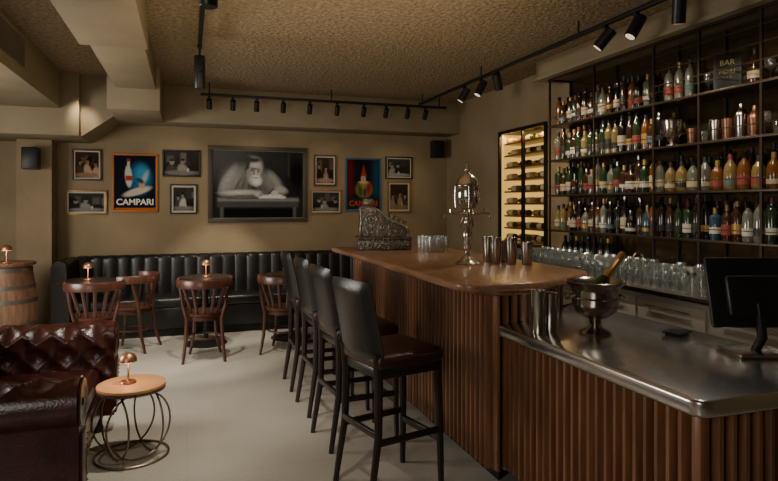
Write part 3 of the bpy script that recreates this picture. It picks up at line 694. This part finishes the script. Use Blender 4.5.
b.lathe([(.001,.0),(.038,.003),(.041,.015),(.041,.12),(.034,.15),(.022,.175)],GC[0],seg=20,M=q)
b.lathe([(.0235,.165),(.019,.20),(.0175,.27),(.020,.275),(.020,.285),(.0175,.29),(.019,.31),(.014,.322),(.001,.325)],GF,seg=20,M=q)
b.obj('champagne_bottle',(1.955-.045,2.54+.015,.90+.148))
b=MB(); shaker(b,0,0,0,.22,False,TIN); b.shell([(.036,0),(.038,.006),(.046,.20)],TIN,(.09,.03,0),18); b.obj('mixing_tins',(1.68,2.63,.90))
# POS terminal
b=MB()
M=Matrix.Rotation(math.radians(-14),4,'X')
b.box((0,.02,.265),(.40,.025,.31),BLACKP,.012,M=M); b.box((0,-.0,.25),(.26,.05,.18),BLACKP,.015,M=M)
b.tube([(0,.0,.012),(0,-.05,.08),(0,-.02,.22)],.02,BLACKM,12); b.box((0,.0,.008),(.24,.19,.016),STEEL,.006)
b.obj('pos_terminal',(2.36,1.98,.90),-18)
b=MB(); b.box((0,0,.012),(.13,.09,.012),BLACKP,.004); b.box((0,0,.003),(.11,.07,.006),BLACKM,.001); b.obj('card_reader',(2.34,2.40,.90),20)
# ---------------------------------------------------------------- lights
def area(name,loc,aim,size,e,col=(1,.93,.82),sy=None,spread=None):
    l=bpy.data.lights.new(name,'AREA'); l.energy=e; l.color=col; l.size=size
    if sy: l.shape='RECTANGLE'; l.size_y=sy
    if spread: l.spread=math.radians(spread)
    o=bpy.data.objects.new(name,l); o.location=loc; o.rotation_euler=(Vector(aim)-Vector(loc)).to_track_quat('-Z','Y').to_euler(); bpy.context.collection.objects.link(o)
def spot(name,loc,aim,e,ang=50,blend=.6,col=(1,.86,.66),r=.04):
    l=bpy.data.lights.new(name,'SPOT'); l.energy=e; l.color=col; l.spot_size=math.radians(ang); l.spot_blend=blend; l.shadow_soft_size=r
    o=bpy.data.objects.new(name,l); o.location=loc; o.rotation_euler=(Vector(aim)-Vector(loc)).to_track_quat('-Z','Y').to_euler(); bpy.context.collection.objects.link(o)
area('left_front_fill',(-2.2,-.6,2.0),(.6,4.5,.3),1.6,42,(1,.92,.82),1.4)  # added soft fill from behind left, imitating daylight; no window there
area('left_side_fill',(-2.9,5.0,1.6),(.6,5.2,.1),1.5,95,(1,.93,.83),1.0)  # unseen area light added at the left, daylight-like, without an actual window
for x,e in ((-1.1,15),(-.1,15),(.9,21),(1.9,15),(2.8,14)): spot('art_spot',(x,7.1,2.72),(x,8.2,1.75),e,62,1,(1,.82,.58))
for x,y in ((.1,5.6),(-.6,5.8),(.5,6.9)): spot('floor_spot',(x,y,2.55),(x-.1,y+.9,.2),120,55,.5,(1,.90,.74))
spot('floor_spot',(.10,3.9,2.5),(-.2,4.6,0),115,70,.8,(1,.90,.76))
spot('floor_spot',(.10,2.4,2.5),(.3,3.9,0),45,60,.8,(1,.90,.76))
for y in (3.2,4.2,5.3): spot('bar_spot',(2.80,y,2.70),(1.9,y-.1,1.1),34,55,.8,(1,.84,.62))
for y in (2.7,3.5,4.3,4.9): spot('shelf_spot',(2.75,y,2.70),(3.55,y,1.6),38,95,.8,(1,.80,.55))
for y in (3.0,4.2): spot('counter_front_fill',(2.30,y,2.75),(3.05,y,.7),30,55,.8,(1,.88,.72))  # added fill to brighten the back counter front, no fixture of its own
spot('counter_spot',(2.6,2.6,2.75),(2.0,2.2,.9),45,75,.8,(1,.90,.78),.10)
area('room_bounce_fill',(.9,3.8,2.35),(.9,4.4,3.2),2.4,17,(1,.78,.50))  # unseen fill added below the ceiling, stands in for bounced light
for x,y,z in [(t[0],t[1],.75+.115) for t in TB]+[(-.345,4.03,.565),(-1.73,6.98,1.075)]:
    l=bpy.data.lights.new('lamp_bulb','POINT'); l.energy=.35; l.color=(1,.6,.3); l.shadow_soft_size=.03
    o=bpy.data.objects.new('lamp_bulb',l); o.location=(x,y-.03,z); bpy.context.collection.objects.link(o)
w=bpy.data.worlds.new('world'); bpy.context.scene.world=w; w.use_nodes=True
w.node_tree.nodes['Background'].inputs[0].default_value=(.5,.45,.38,1); w.node_tree.nodes['Background'].inputs[1].default_value=.05
# ---------------------------------------------------------------- camera
c=bpy.data.cameras.new('camera'); c.lens=27.76; c.sensor_width=36; c.shift_y=-.0456; c.clip_start=.05
o=bpy.data.objects.new('camera',c); o.location=(0,0,1.55); o.rotation_euler=(pi/2,0,-math.radians(18.6)); bpy.context.collection.objects.link(o)
bpy.context.scene.camera=o
